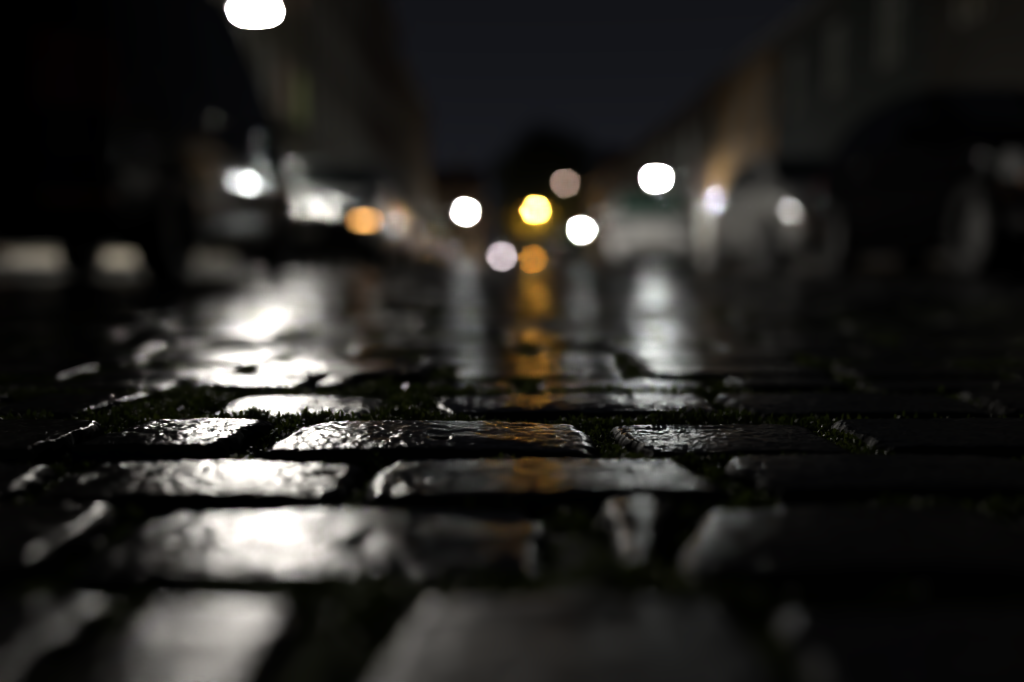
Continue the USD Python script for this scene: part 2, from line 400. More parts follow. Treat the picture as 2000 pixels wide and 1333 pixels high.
def seen(s, margin=1.08):
    x, y = (s[0] + s[1]) / 2, (s[2] + s[3]) / 2
    if y < 0.17:
        return 0.0
    half = 1000.0 / 1944.4 * margin
    if min(abs(s[0] - y * 0.0129), abs(s[1] - y * 0.0129)) > half * y + 0.0:
        return 0.0
    return (s[1] - s[0]) * (s[3] - s[2]) / y ** 3


COARSE = {2}                  # one coarser stone close to the lens
order = sorted(range(len(setts)), key=lambda i: -seen(setts[i]))
single = [i for i in order[:300] if seen(setts[i]) > 0]
single_set = set(single)
rest = [i for i in range(len(setts)) if i not in single_set]
for n, i in enumerate(single):
    s = setts[i]
    dist = max(s[2], 0.2)
    step = 0.0010 if 0.43 < dist < 0.86 and seen(s, 1.0) > 0 else 0.0016 if dist < 0.70 else 0.0026 if dist < 0.95 else 0.005 if dist < 1.5 else 0.011
    obj('sett', sett_mesh(*s[:7], step, 1000 + i), ROUGH_STONE if i in COARSE else STONES[i * 7 % 3], road, smooth=True)
# the rest of the setts: a dozen stones over and over, each turned and scaled to its place
inst = UsdGeom.PointInstancer.Define(stage, '/World/road/far_setts')
tag(inst.GetPrim(), kind='stuff')
protos = UsdGeom.Scope.Define(stage, '/World/road/far_setts/stones')
targets = []
for k in range(12):
    m = usdkit.mesh(stage, f'/World/road/far_setts/stones/stone_{k:03d}', sett_mesh(-0.09, 0.09, -0.06, 0.06, rng.normal(0, .006), rng.normal(0, .006), 0, 0.014, 50 + k), STONES[k % 3], True)
    targets.append(m.GetPath())
inst.CreatePrototypesRel().SetTargets(targets)
pos = np.array([[(setts[i][0] + setts[i][1]) / 2, (setts[i][2] + setts[i][3]) / 2, setts[i][6]] for i in rest])
scl = np.array([[(setts[i][1] - setts[i][0]) / 0.18, (setts[i][3] - setts[i][2]) / 0.12, 1.0] for i in rest])
flip = rng.integers(0, 2, len(rest))
ori = [Gf.Quath(1, 0, 0, 0) if f == 0 else Gf.Quath(0, 0, 0, 1) for f in flip]
inst.CreatePositionsAttr(Vt.Vec3fArray.FromNumpy(pos.astype(np.float32)))
inst.CreateScalesAttr(Vt.Vec3fArray.FromNumpy(scl.astype(np.float32)))
inst.CreateOrientationsAttr(Vt.QuathArray(ori))
inst.CreateProtoIndicesAttr(Vt.IntArray.FromNumpy(rng.integers(0, 12, len(rest)).astype(np.int32)))


# ---- the bed that shows in the joints
def sheet(xs, ys, zf):
    x, y = np.meshgrid(xs, ys, indexing='ij')
    z = zf(x, y)
    idx = np.arange(x.size).reshape(x.shape)
    F = np.concatenate([np.stack([idx[:-1, :-1], idx[1:, :-1], idx[1:, 1:]], -1).reshape(-1, 3), np.stack([idx[:-1, :-1], idx[1:, 1:], idx[:-1, 1:]], -1).reshape(-1, 3)])
    return np.stack([x, y, z], -1).reshape(-1, 3), F


def bed_z(x, y):
    P = np.stack([x, y, np.zeros_like(x)], -1)
    return -0.011 + 0.006 * np.clip((y - 0.9) / 0.4, 0, 1) + (meshkit.fbm(P * 14, 3, 5) - 0.5) * 0.014 + (meshkit.fbm(P * 60, 2, 6) - 0.5) * 0.007


xs = np.concatenate([[X0, -2.4, -1.6], np.linspace(-0.9, 0.9, 200), [1.7, 2.8, X1]])
ys = np.concatenate([[-1.7, -0.8, 0.0], np.linspace(0.16, 1.7, 170), np.linspace(1.9, SETTS_TO + 0.4, 120)])
obj('joint_bed', sheet(xs, ys, bed_z), M['bed'], road, smooth=True)
obj('far_setts_surface', bx(X0, X1, SETTS_TO, END, -0.06, -0.002), M['far_setts'], road, kind='stuff')

# ---- moss: thousands of little fronds in the joints
from shapely import STRtree, prepare, contains_xy, distance, points as spoints
near = [s for s in setts if s[3] > 0.15 and s[2] < 2.6 and s[0] < 1.6 and s[1] > -1.6]
polys = [Polygon([(s[0] - s[4] / 2, s[2]), (s[1] - s[5] / 2, s[2]), (s[1] + s[5] / 2, s[3]), (s[0] + s[4] / 2, s[3])]).buffer(-0.010).buffer(0.0085) for s in near]
tree = STRtree(polys)
N = 520000
yy = 0.18 + 2.4 * rng.random(N) ** 1.5
xx = rng.uniform(-1, 1, N) * (0.58 * yy + 0.05)
pts = spoints(xx, yy)
hit = np.unique(tree.query(pts, predicate='within')[0])
keep = np.ones(N, bool)
keep[hit] = False
patch = meshkit.fbm(np.stack([xx * 5, yy * 5, np.zeros(N)], -1), 3, 21)
keep &= rng.random(N) < np.clip((patch - 0.36) * 5, 0.10, 1)
xx, yy = xx[keep], yy[keep]
N = min(len(xx), 110000)
pick = rng.permutation(len(xx))[:N]
xx, yy = xx[pick], yy[pick]
near_i, dist_i = tree.query_nearest(spoints(xx, yy), return_distance=True, all_matches=False)
room = np.zeros(N)
room[near_i[0]] = dist_i
tall = np.clip(room / 0.010, 0.25, 1.4)
zb = np.minimum(bed_z(xx, yy) + 0.002 + 0.006 * tall * rng.random(N), 0.001)
L = rng.uniform(0.0018, 0.0052, N) * (0.55 + 0.6 * tall)
W = rng.uniform(0.0006, 0.0015, N)
az, lean = rng.uniform(0, 2 * PI, N), rng.uniform(0.2, 1.15, N)
dirx, diry = np.cos(az), np.sin(az)
base = np.stack([xx, yy, zb], -1)
side = np.stack([-diry, dirx, np.zeros(N)], -1) * W[:, None]
mid = base + np.stack([dirx * np.sin(lean * .6), diry * np.sin(lean * .6), np.cos(lean * .6)], -1) * (L * .55)[:, None]
tip = mid + np.stack([dirx * np.sin(lean * 1.4), diry * np.sin(lean * 1.4), np.cos(lean * 1.4)], -1) * (L * .45)[:, None]
V = np.stack([base - side * .6, base + side * .6, mid - side, mid + side, tip], 1).reshape(-1, 3)
o = np.arange(N)[:, None] * 5
F = np.concatenate([o + [0, 1, 3], o + [0, 3, 2], o + [2, 3, 4]])
obj('moss', (V, F), M['moss'], None, smooth=False, label='green moss tufts filling the wet joints between the setts', cat='moss', kind='stuff')

# ---- kerbs, pavements, crossing
KZ = 0.11
lp = thing('left_pavement', kind='structure')
rp = thing('right_pavement', kind='structure')
obj('paving', bx(-6.2, X0 - 0.15, -6, END, -0.3, KZ - 0.004), M['paving'], lp)
obj('paving', bx(X1 + 0.15, 8.0, -6, END, -0.3, KZ - 0.004), M['paving'], rp)
for pv, xa, xb in ((lp, X0 - 0.15, X0), (rp, X1, X1 + 0.15)):
    y = -3.0
    while y < END - 1:
        ln = float(rng.uniform(0.85, 1.15))
        obj('kerb_stone', rbox(xa + .001, xb - .001, y, y + ln - .008, -0.25, KZ + float(rng.normal(0, 0.003)), 0.012, 8), M['kerb'], pv, smooth=40)
        y += ln
obj('crossing_street', bx(-80, 80, END, END + 8.0, -0.3, -0.006), M['asphalt'], None, kind='structure')
obj('far_pavement', bx(-80, 80, END + 8.0, END + 11, -0.3, 0.10), M['paving'], None, kind='structure')


# ------------------------------------------------------------------ street lamps
def street_lamp(head, foot_x, size, glow, label, style='arm', group=None):
    """head = centre of the light-giving bowl. A tapered post, an arm over the street and a flat head with a bowl of opal glass."""
    hx, hy, hz = head
    a, b = size
    g0 = KZ if abs(foot_x) > 3.3 else 0.0
    t = thing('street_lamp', (foot_x, hy, g0), label=label, cat='street lamp', group=group)
    hx, hz = hx - foot_x, hz - g0
    obj('post', cat(cyl(0.06, (0, 0, 0), (0, 0, hz + 0.22), 16, 0.038), cyl(0.085, (0, 0, 0), (0, 0, 0.9), 16, 0.08)), M['green_paint'], t, smooth=35)
    s = 1 if hx >= 0 else -1
    if abs(hx) > 0.15:
        obj('arm', cat(cyl(0.026, (0, 0, hz + 0.16), (hx * .55, 0, hz + 0.20), 12), cyl(0.026, (hx * .55, 0, hz + 0.20), (hx - s * a * .3, 0, hz + 0.12), 12)), M['green_paint'], t, smooth=35)
    hull = Manifold.batch_hull([Manifold.sphere(0.03, 12).translate((hx + dx * (a / 2 - .01), dy * (b / 2 - .01), hz + z)) for dx in (-1, 1) for dy in (-1, 1) for z in (0.045, 0.075)]
                               + [Manifold.sphere(0.05, 12).translate((hx, 0, hz + 0.09))])
    obj('lamp_head', tm(hull), M['steel'], t, smooth=40)
    # a shallow bowl under the head
    nr, na = 5, 20
    ang = np.linspace(0, 2 * PI, na, endpoint=False)
    sq = lambda c: np.sign(c) * np.abs(c) ** 0.6
    V, F = [], []
    for i in range(nr):
        th = i / (nr - 1) * PI / 2
        k, z = math.cos(th) ** 0.7 if i < nr - 1 else 0.02, -math.sin(th) * 0.055
        V += [[hx + sq(math.cos(q)) * a / 2 * .92 * k, sq(math.sin(q)) * b / 2 * .92 * k, hz + z + 0.012] for q in ang]
    for i in range(nr - 1):
        for j in range(na):
            p0, p1, q0, q1 = i * na + j, i * na + (j + 1) % na, (i + 1) * na + j, (i + 1) * na + (j + 1) % na
            F += [[p0, q1, p1], [p0, q0, q1]]
    obj('lamp_bowl', (np.array(V), np.array(F)), glow, t, smooth=True)
    return t


def aim(px, py, d):
    """The point at distance d down the street behind a pixel of the photograph."""
    return ((px - 975) / 1944.4 * d, d, CAM_H + (515 - py) / 1944.4 * d)


white = emit('lamp_white', (1.0, 0.95, 0.87), 450)
white2 = emit('lamp_cool_white', (0.97, 1.0, 0.96), 420)
yellow = emit('lamp_sodium', (1.0, 0.45, 0.06), 950)
dim = emit('lamp_dim_warm', (1.0, 0.70, 0.55), 15)
street_lamp(aim(511, 37, 15.6), -5.3, (0.55, 0.30), white, 'large bright white street lamp above the cars on the left')
street_lamp(aim(1280, 350, 38.0), 6.9, (0.42, 0.30), white2, 'white street lamp over the white parked car on the right')
street_lamp(aim(910, 415, 92.0), -4.4, (0.50, 0.40), white2, 'far white street lamp left of the yellow lamp')
street_lamp(aim(1135, 450, 99.5), 8.9, (0.5, 0.40), white2, 'low far white street lamp to the right of the yellow lamp')
street_lamp(aim(1045, 411, 99.5), 4.2, (0.42, 0.40), yellow, 'yellow sodium street lamp in front of the dark tree')
street_lamp(aim(1103, 360, 101.0), 7.2, (0.5, 0.40), dim, 'tall dim pinkish lamp high in front of the tree')

# ------------------------------------------------------------------ cars
SHAPES = {
    # outline (rear at x = 0, nose at x = length), windscreen and rear window lines, side windows
    'hatchback': dict(L=4.25, W=0.88,
        out=[(0.10, 0.24), (0.02, 0.36), (0.0, 0.58), (0.05, 0.92), (0.14, 1.04), (0.50, 1.38), (0.80, 1.44), (1.55, 1.47), (2.20, 1.42), (2.45, 1.33), (3.08, 1.00), (3.55, 0.92), (3.98, 0.80), (4.16, 0.66), (4.25, 0.48), (4.22, 0.30), (4.10, 0.20), (3.70, 0.18), (0.35, 0.18)],
        screen=((2.30, 1.405), (3.03, 1.035)), rear=((0.50, 1.372), (0.17, 1.065)),
        side=[[(0.62, 1.02), (1.30, 1.00), (1.30, 1.385), (0.86, 1.365)], [(1.38, 1.00), (2.83, 0.99), (2.20, 1.36), (1.38, 1.385)]], wheels=(0.78, 3.40), doors=(1.34, 2.62), cabin=[(0.35, 0.45), (0.45, 1.02), (0.72, 1.36), (2.15, 1.36), (2.85, 0.95), (2.95, 0.45)]),
    'van': dict(L=4.75, W=0.94, tum=(1.05, 0.9, 0.16), lampz=(0.74, 0.92), tailz=(0.86, 1.22), belt=1.02,
        out=[(0.08, 0.26), (0.02, 0.38), (0.0, 0.65), (0.03, 1.05), (0.07, 1.20), (0.20, 1.95), (0.42, 2.03), (1.80, 2.06), (2.72, 2.045), (2.98, 1.95), (3.90, 1.21), (4.36, 1.06), (4.64, 0.90), (4.74, 0.66), (4.75, 0.46), (4.70, 0.30), (4.56, 0.21), (4.2, 0.19), (0.35, 0.19)],
        screen=((2.86, 2.025), (3.86, 1.245)), rear=((0.20, 1.93), (0.08, 1.26)),
        side=[[(0.28, 1.22), (1.40, 1.20), (1.40, 1.84), (0.40, 1.82)], [(1.50, 1.20), (2.50, 1.18), (2.50, 1.84), (1.50, 1.85)], [(2.60, 1.18), (3.66, 1.17), (2.86, 1.80), (2.60, 1.84)]], wheels=(0.92, 3.72), doors=(1.45, 2.55, 3.30), cabin=[(0.35, 0.45), (0.30, 1.15), (0.40, 1.84), (2.70, 1.84), (3.55, 1.15), (3.65, 0.45)]),
    'minivan': dict(L=4.30, W=0.89,
        out=[(0.10, 0.24), (0.02, 0.36), (0.0, 0.60), (0.03, 0.95), (0.09, 1.07), (0.30, 1.48), (0.55, 1.55), (1.60, 1.58), (2.25, 1.53), (2.48, 1.44), (3.12, 1.03), (3.58, 0.93), (4.02, 0.80), (4.21, 0.66), (4.30, 0.48), (4.27, 0.30), (4.14, 0.20), (3.70, 0.18), (0.35, 0.18)],
        screen=((2.36, 1.505), (3.08, 1.065)), rear=((0.30, 1.465), (0.12, 1.10)),
        side=[[(0.36, 1.06), (0.80, 1.04), (0.80, 1.47), (0.50, 1.46)], [(0.88, 1.04), (1.55, 1.02), (1.55, 1.49), (0.88, 1.475)], [(1.63, 1.02), (2.90, 1.00), (2.26, 1.46), (1.63, 1.49)]], wheels=(0.80, 3.44), doors=(0.84, 1.59, 2.66), cabin=[(0.35, 0.45), (0.33, 1.05), (0.52, 1.46), (2.20, 1.46), (2.90, 0.97), (3.00, 0.45)]),
    'estate': dict(L=4.50, W=0.90,
        out=[(0.10, 0.24), (0.02, 0.36), (0.0, 0.60), (0.04, 0.95), (0.10, 1.05), (0.32, 1.42), (0.60, 1.49), (1.70, 1.51), (2.35, 1.45), (2.60, 1.36), (3.25, 1.02), (3.75, 0.94), (4.20, 0.82), (4.40, 0.66), (4.50, 0.48), (4.47, 0.30), (4.32, 0.20), (3.90, 0.18), (0.35, 0.18)],
        screen=((2.46, 1.43), (3.20, 1.055)), rear=((0.32, 1.40), (0.13, 1.08)),
        side=[[(0.34, 1.05), (0.75, 1.03), (0.75, 1.41), (0.50, 1.40)], [(0.83, 1.03), (1.55, 1.01), (1.55, 1.42), (0.83, 1.42)], [(1.63, 1.01), (3.00, 1.00), (2.36, 1.38), (1.63, 1.42)]], wheels=(0.86, 3.62), doors=(0.80, 1.59, 2.76), cabin=[(0.35, 0.45), (0.35, 1.05), (0.55, 1.40), (2.30, 1.40), (3.00, 0.98), (3.10, 0.45)]),
    'saloon': dict(L=4.40, W=0.88,
        out=[(0.10, 0.24), (0.02, 0.36), (0.0, 0.58), (0.04, 0.86), (0.12, 0.97), (0.70, 1.02), (1.28, 1.36), (1.60, 1.42), (1.95, 1.43), (2.35, 1.39), (2.60, 1.30), (3.20, 0.99), (3.70, 0.91), (4.12, 0.79), (4.30, 0.65), (4.40, 0.48), (4.37, 0.30), (4.25, 0.20), (3.80, 0.18), (0.35, 0.18)],
        screen=((2.45, 1.37), (3.15, 1.025)), rear=((1.25, 1.335), (0.74, 1.05)),
        side=[[(0.98, 1.04), (1.70, 1.00), (1.70, 1.345), (1.42, 1.335)], [(1.78, 1.00), (2.98, 0.985), (2.36, 1.325), (1.78, 1.345)]], wheels=(0.84, 3.54), doors=(1.74, 2.76), cabin=[(0.85, 0.45), (0.90, 1.0), (1.35, 1.34), (2.28, 1.34), (2.95, 0.95), (3.05, 0.45)]),
}
_cache = {}


def car_shape(kind):
    if kind in _cache:
        return _cache[kind]
    S = SHAPES[kind]
    L, W = S['L'], S['W']
    poly = Polygon(S['out']).buffer(-0.05).buffer(0.05, 6)
    from shapely import distance as sdist, points as sp

    def half(x, z, p):
        plan = 1 - 0.13 * np.abs((x - L / 2) / (L / 2)) ** 3.2
        z0, dz, amt = S.get('tum', (0.93, 0.52, 0.24))
        up = np.clip((z - z0) / dz, 0, 1)
        tum = (1 - amt * up ** 1.15) * (1 - 0.035 * ((np.minimum(z, z0) - 0.66) / 0.36) ** 2)
        low = 1 - 0.05 * np.clip((0.42 - z) / 0.24, 0, 1) ** 2
        crease = 1 + 0.012 * np.exp(-((z - 0.86) / 0.035) ** 2)
        e = sdist(p.exterior, sp(x, z))
        rim = 1 - 0.13 * (1 - np.clip(e / 0.13, 0, 1)) ** 2.2
        return W * plan * tum * low * crease * rim

    def solid(p, add=0.0, fac=1.0, fine=0.09, base=None):
        """Polygon p in the side view, swept across the car and drawn in to the body's width."""
        c = CrossSection([np.array(orient(p).exterior.coords)[:-1]])
        m = Manifold.extrude(c, 2.0).translate((0, 0, -1)).rotate((90, 0, 0))     # the sweep now runs along y
        if fine:
            m = m.scale((1, W, 1)).refine_to_length(fine).scale((1, 1 / W, 1))
        b = base or p

        def wf(v):
            v = np.array(v)
            h = half(v[:, 0], v[:, 2], b) * fac + add
            v[:, 1] = v[:, 1] * h
            return v
        return m.warp_batch(wf)

    def box_m(x0, x1, y0, y1, z0, z1):
        return Manifold.cube((x1 - x0, y1 - y0, z1 - z0)).translate((x0, y0, z0))

    body = solid(poly)
    skin = solid(poly.buffer(0.006), 0.006)
    wide = Polygon([(-1, -1), (L + 1, -1), (L + 1, 3), (-1, 3)])
    for wx in S['wheels']:
        for sg in (-1, 1):
            c = Manifold.cylinder(0.5, 0.355, 0.355, 36).rotate((90, 0, 0)).translate((wx, 0.25 if sg < 0 else 0.25, 0.31))
            body = body - c.translate((0, sg * 0.85, 0))
    cabin = Polygon(S['cabin'])
    body = body - solid(cabin, -0.07, 1.0, 0.12, poly)
    panes = []
    for w in S['side']:
        wp = Polygon(w).buffer(-0.02).buffer(0.02, 4)
        body = body - (solid(wp, 0.05, 1.0, 0.12, poly) - box_m(-1, L + 1, -0.35, 0.35, -1, 3))
        pane = solid(wp, -0.006, 1.0, 0.1, poly) - solid(wp.buffer(0.02), -0.016, 1.0, 0.1, poly)
        for pc in pane.decompose():
            if pc.volume() > 1e-5:
                panes.append(tm(pc))
    ends = []
    for (a, b), hw in ((S['screen'], 0.60), (S['rear'], 0.54)):
        a, b = np.array(a), np.array(b)
        n = np.array([-(b - a)[1], (b - a)[0]])
        n = n / np.linalg.norm(n)
        quad = lambda t0, t1, k=0.0: Polygon([tuple(a + n * t0), tuple(b + n * t0), tuple(b + n * t1), tuple(a + n * t1)]).convex_hull
        def slab(t0, t1, shrink):
            q = quad(t0, t1)
            c = CrossSection([np.array(orient(q).exterior.coords)[:-1]])
            m = Manifold.extrude(c, 2.0).translate((0, 0, -1)).rotate((90, 0, 0))
            top = max(a[1], b[1])
            def wf(v):
                v = np.array(v)
                v[:, 1] *= hw + shrink + 0.08 * (top - v[:, 2]) / 0.36
                return v
            return m.warp_batch(wf)
        body = body - slab(-0.14, 0.14, 0.0)
        ends.append(tm(slab(-0.006, 0.004, 0.003)))
    # door gaps
    seam = Manifold()
    for dx in S['doors']:
        ln = LineString([(dx, 1.0), (dx + (0.0 if dx < L * .55 else 0.10), 0.55), (dx + (0.0 if dx < L * .55 else 0.08), 0.28)]).buffer(0.005, cap_style=2)
        seam = seam + (solid(ln, 0.02, 1.0, 0, poly) - solid(ln.buffer(0.01), -0.014, 1.0, 0, poly))
    body = body - seam
    o = dict(S=S, body=tm(body), panes=panes, ends=ends, half=lambda x, z: float(half(np.array([x]), np.array([z]), poly)[0]))
    wl = L - 0.48
    o['headlights'] = [tm(skin ^ box_m(wl, L + .1, s0, s1, *S.get('lampz', (0.62, 0.77)))) for s0, s1 in ((0.42, 1.0), (-1.0, -0.42))]
    o['indicators'] = [tm(skin ^ box_m(L - 0.30, L + .1, s0, s1, 0.585, 0.616)) for s0, s1 in ((0.68, 0.84), (-0.84, -0.68))]
    o['tails'] = [tm(skin ^ box_m(-0.1, 0.26, s0, s1, *S.get('tailz', (0.66, 0.93)))) for s0, s1 in ((0.52, 1.0), (-1.0, -0.52))]
    o['reflectors'] = [tm(skin ^ box_m(-0.1, 0.20, s0, s1, 0.40, 0.445)) for s0, s1 in ((0.55, 1.0), (-1.0, -0.55))]
    o['grille'] = tm(skin ^ box_m(L - 0.30, L + .1, -0.38, 0.38, 0.56, 0.68))
    o['intake'] = tm(skin ^ box_m(L - 0.25, L + .1, -0.55, 0.55, 0.27, 0.40))
    o['bumper_trim'] = tm(skin ^ box_m(-0.1, 0.30, -0.80, 0.80, 0.27, 0.36))
    o['sills'] = tm(skin ^ box_m(S['wheels'][0] + .42, S['wheels'][1] - .42, -1, 1, 0.15, 0.245))
    _cache[kind] = o
    return o


def lathe(profile, n=28):
    m = trimesh.creation.revolve(np.array(profile), sections=n)
    m.apply_transform(trimesh.transformations.rotation_matrix(PI / 2, [1, 0, 0]))
    return m


TYRE = lathe([(0.20, -0.09), (0.285, -0.100), (0.312, -0.075), (0.318, -0.03), (0.318, 0.03), (0.312, 0.075), (0.285, 0.100), (0.20, 0.09)])


def rim_mesh():
    ms = [lathe([(0.0, -0.02), (0.045, -0.022), (0.05, -0.005), (0.05, 0.03)], 16), lathe([(0.185, -0.085), (0.205, -0.09), (0.205, 0.085), (0.190, 0.08), (0.180, -0.02), (0.185, -0.085)])]
    for k in range(5):
        sp = rbox(0.03, 0.195, -0.03, 0.0, -0.026, 0.026, 0.008, 6)
        sp.apply_transform(trimesh.transformations.rotation_matrix(2 * PI * k / 5, [0, 1, 0]))
        ms.append(sp)
    ms.append(lathe([(0.0, 0.03), (0.18, 0.03), (0.18, 0.036), (0.0, 0.036)], 20))
    return cat(*ms)


RIM = rim_mesh()
PAINTS = {}


def paint(name, col, metal=0.0, rough=0.28, coat=1.0, spec=0.06):
    if name not in PAINTS:
        PAINTS[name] = mat(name, {'g': ('geometry', {}), 'n': ('noise_texture', {'scale': 90.0, 'detail': 3.0}),
            'm': ('map_range', {'from_min': 0.35, 'from_max': 0.7, 'to_min': 0.03, 'to_max': 0.09, 'clamp': True}),
            'v': ('voronoi_texture', {'feature': 'f1', 'scale': 75.0, 'randomness': 1.0}),
            'vm': ('map_range', {'range_type': 'smoothstep', 'from_min': 0.34, 'from_max': 0.05, 'to_min': 0.0, 'to_max': 1.0, 'clamp': True}),
            'bp': ('bump', {'strength': 1.0, 'distance': 0.0022}),
            'p': ('principled_bsdf', {'base_color': col, 'roughness': rough, 'metallic': metal, 'coat_weight': coat, 'specular_ior_level': spec})},
            [('g.position', 'v.vector'), ('v.distance', 'vm.value'), ('vm.result', 'bp.height'), ('bp.normal', 'p.coat_normal'),
             ('g.position', 'n.vector'), ('n.fac', 'm.value'), ('m.result', 'p.coat_roughness')])
    return PAINTS[name]


def car(kind, near_end, x_mid, towards, pm, label, group=None, lit=None, shade=None, skew=0.0, glass=None, rim=None, lens=None, plain_front=False):
    gl = glass or M['car_glass']
    """near_end: distance of the end nearest the lens. towards: the nose points at the lens."""
    o = car_shape(kind)
    S, L = o['S'], o['S']['L']
    # the thing's base: under the car's middle
    t = thing('parked_car', (x_mid, near_end + L / 2, 0.0), (-90 if towards else 90) + skew, label=label, cat='car', group=group)
    mv = lambda m: (lambda c: (c.apply_translation([-L / 2, 0, 0]), c)[1])(m.copy())
    add = lambda name, m, material, smooth=38, parent=None, **kw: obj(name, mv(m), material, parent or t, smooth, **kw)
    add('body', o['body'], pm)
    for p in o['panes']:
        add('window', p, gl)
    add('windscreen', o['ends'][0], gl)
    add('rear_window', o['ends'][1], gl)
    for k, h in enumerate(o['headlights']):
        add('headlight', h, lit['head'] if lit and lit.get('side') == k and 'head' in lit else lens or M['head_lens'])
    for k, h in enumerate(o['indicators']):
        add('indicator', h, lit['amber'] if lit and lit.get('side') == k and 'amber' in lit else M['amber_lens'])
    for h in o['tails']:
        add('tail_light', h, M['red_lens'])
    for h in o['reflectors']:
        add('reflector', h, M['amber_lens'])
    add('grille', o['grille'], pm if plain_front else M['black_plastic'])
    add('air_intake', o['intake'], M['black_plastic'])
    add('rear_bumper_trim', o['bumper_trim'], M['black_plastic'])
    add('sill', o['sills'], M['black_plastic'])
    add('number_plate', rbox(L - 0.01, L + 0.012, -0.26, 0.26, 0.42, 0.53, 0.004, 6), M['plate'])
    add('number_plate', rbox(-0.014, 0.008, -0.26, 0.26, 0.50, 0.61, 0.004, 6), M['plate'])
    for wx in S['wheels']:
        for sg in (-1, 1):
            pp = path_of(t)
            w = thing('wheel', (wx - L / 2, sg * (S['W'] - 0.115), 0.318), 0 if sg < 0 else 180, parent=t)
            obj('tyre', TYRE, M['rubber'], w, smooth=40)
            obj('rim', RIM, rim or M['alloy'], w, smooth=40)
    mx = S['screen'][1][0] - 0.28
    for sg in (-1, 1):
        zb = S['screen'][1][1] - 0.02
        y = o['half'](mx, zb - 0.02)
        m = Manifold.batch_hull([Manifold.sphere(0.055, 16).translate((mx + 0.03, sg * (y + 0.07), zb)), Manifold.sphere(0.06, 16).translate((mx, sg * (y + 0.17), zb + .005)), Manifold.sphere(0.04, 12).translate((mx, sg * (y - 0.01), zb - .03))])
        add('wing_mirror', tm(m), pm)
        for dx in S['doors'][:-1]:
            hx = dx + 0.17
            bz = S.get('belt', 0.90)
            hy = o['half'](hx, bz)
            add('door_handle', rbox(hx - 0.09, hx + 0.09, min(sg * (hy - .01), sg * (hy + 0.028)), max(sg * (hy - .01), sg * (hy + 0.028)), bz - .015, bz + .015, 0.012, 10), M['chrome'])
    # seats and the dashboard behind the glass
    for sg in (-1, 1):
        sx = S['screen'][1][0] - 1.35
        add('seat', cat(rbox(sx, sx + 0.5, sg * .36 - .24, sg * .36 + .24, 0.46, 0.62, 0.05, 10), rbox(sx - 0.16, sx + 0.02, sg * .36 - .24, sg * .36 + .24, 0.5, 1.10, 0.06, 10), rbox(sx - 0.15, sx - 0.05, sg * .36 - .13, sg * .36 + .13, 1.08, 1.26, 0.04, 10)), M['seat'])
    rx = S['side'][0][1][0] - 0.35
    add('rear_seat', cat(rbox(rx, rx + 0.45, -0.6, 0.6, 0.46, 0.60, 0.05, 10), rbox(rx - 0.18, rx, -0.6, 0.6, 0.5, 1.05, 0.06, 10)), M['seat'])
    dx = S['screen'][1][0] - 0.42
    add('dashboard', rbox(dx, dx + 0.32, -0.66, 0.66, 0.62, 0.93, 0.05, 10), M['black_plastic'])
    sw = trimesh.creation.torus(0.18, 0.015, 24, 8)
    sw.apply_transform(trimesh.transformations.rotation_matrix(PI / 2 - 0.4, [0, 1, 0]))
    sw.apply_translation([dx - 0.06, 0.36, 0.88])
    add('steering_wheel', sw, M['black_plastic'])
    if shade is not None:
        a, b = map(np.array, S['screen'])
        n = np.array([-(b - a)[1], (b - a)[0]]) / np.linalg.norm(b - a)
        n = -n if n[1] > 0 else n
        p0, p1 = a + n * 0.045 + (b - a) * 0.12, a + n * 0.045 + (b - a) * 0.96
        nn = 16
        ys = np.linspace(-0.60, 0.60, nn + 1)
        V, F = [], []
        for i, y in enumerate(ys):
            for q in (p0, p1):
                k = 0.012 * (i % 2)
                V.append([q[0] + n[0] * k, y, q[1] + n[1] * k])
        for i in range(nn):
            F += [[2 * i, 2 * i + 1, 2 * i + 3], [2 * i, 2 * i + 3, 2 * i + 2]]
        add('sunshade', trimesh.Trimesh(np.array(V), np.array(F), process=False), shade, smooth=False)
    return t


black = paint('black_paint', (0.005, 0.005, 0.006), rough=0.5, coat=0.8, spec=0.0)
dull_black = paint('dull_black_paint', (0.005, 0.005, 0.006), rough=0.5, coat=0.08, spec=0.0)
anthracite = paint('anthracite_paint', (0.03, 0.032, 0.034), 0.0, coat=0.6)
silver = paint('silver_paint', (0.42, 0.42, 0.41), 0.6, 0.35)
white_p = paint('white_paint', (0.80, 0.80, 0.79))
blue = paint('navy_paint', (0.012, 0.018, 0.05), 0.2)
grey = paint('grey_paint', (0.16, 0.16, 0.16), 0.5, 0.35)
beige = paint('beige_paint', (0.28, 0.25, 0.20), 0.4, 0.35)
green = paint('dark_green_car_paint', (0.012, 0.035, 0.022), 0.2)
red = paint('dark_red_paint', (0.10, 0.010, 0.010), 0.1)
amber_on = emit('amber_light', (1.0, 0.48, 0.14), 3.2)
head_on = emit('pale_light', (1.0, 0.86, 0.92), 11)
car('van', 4.85, -2.74, False, black, 'nearest tall black van on the left edge, its nose pointing away', glass=M['privacy_glass'], rim=M['dark_rim'], lens=M['smoked_lens'])
car('estate', 11.5, -2.32, True, anthracite, 'anthracite estate car with a lit amber light facing us on the left', lit=dict(side=0, amber=amber_on))
car('saloon', 17.0, -2.75, True, grey, 'grey saloon parked behind the anthracite estate on the left', group='cars parked along the left kerb')
car('hatchback', 22.3, -2.8, False, beige, 'beige hatchback fourth in the left row of parked cars', group='cars parked along the left kerb')
car('estate', 27.6, -2.8, True, blue, 'navy estate fifth in the left row of parked cars', group='cars parked along the left kerb')
car('hatchback', 33.0, -2.8, True, silver, 'silver hatchback sixth in the left row of parked cars', group='cars parked along the left kerb')
car('saloon', 38.6, -2.8, False, red, 'dark red saloon seventh in the left row of parked cars', group='cars parked along the left kerb')
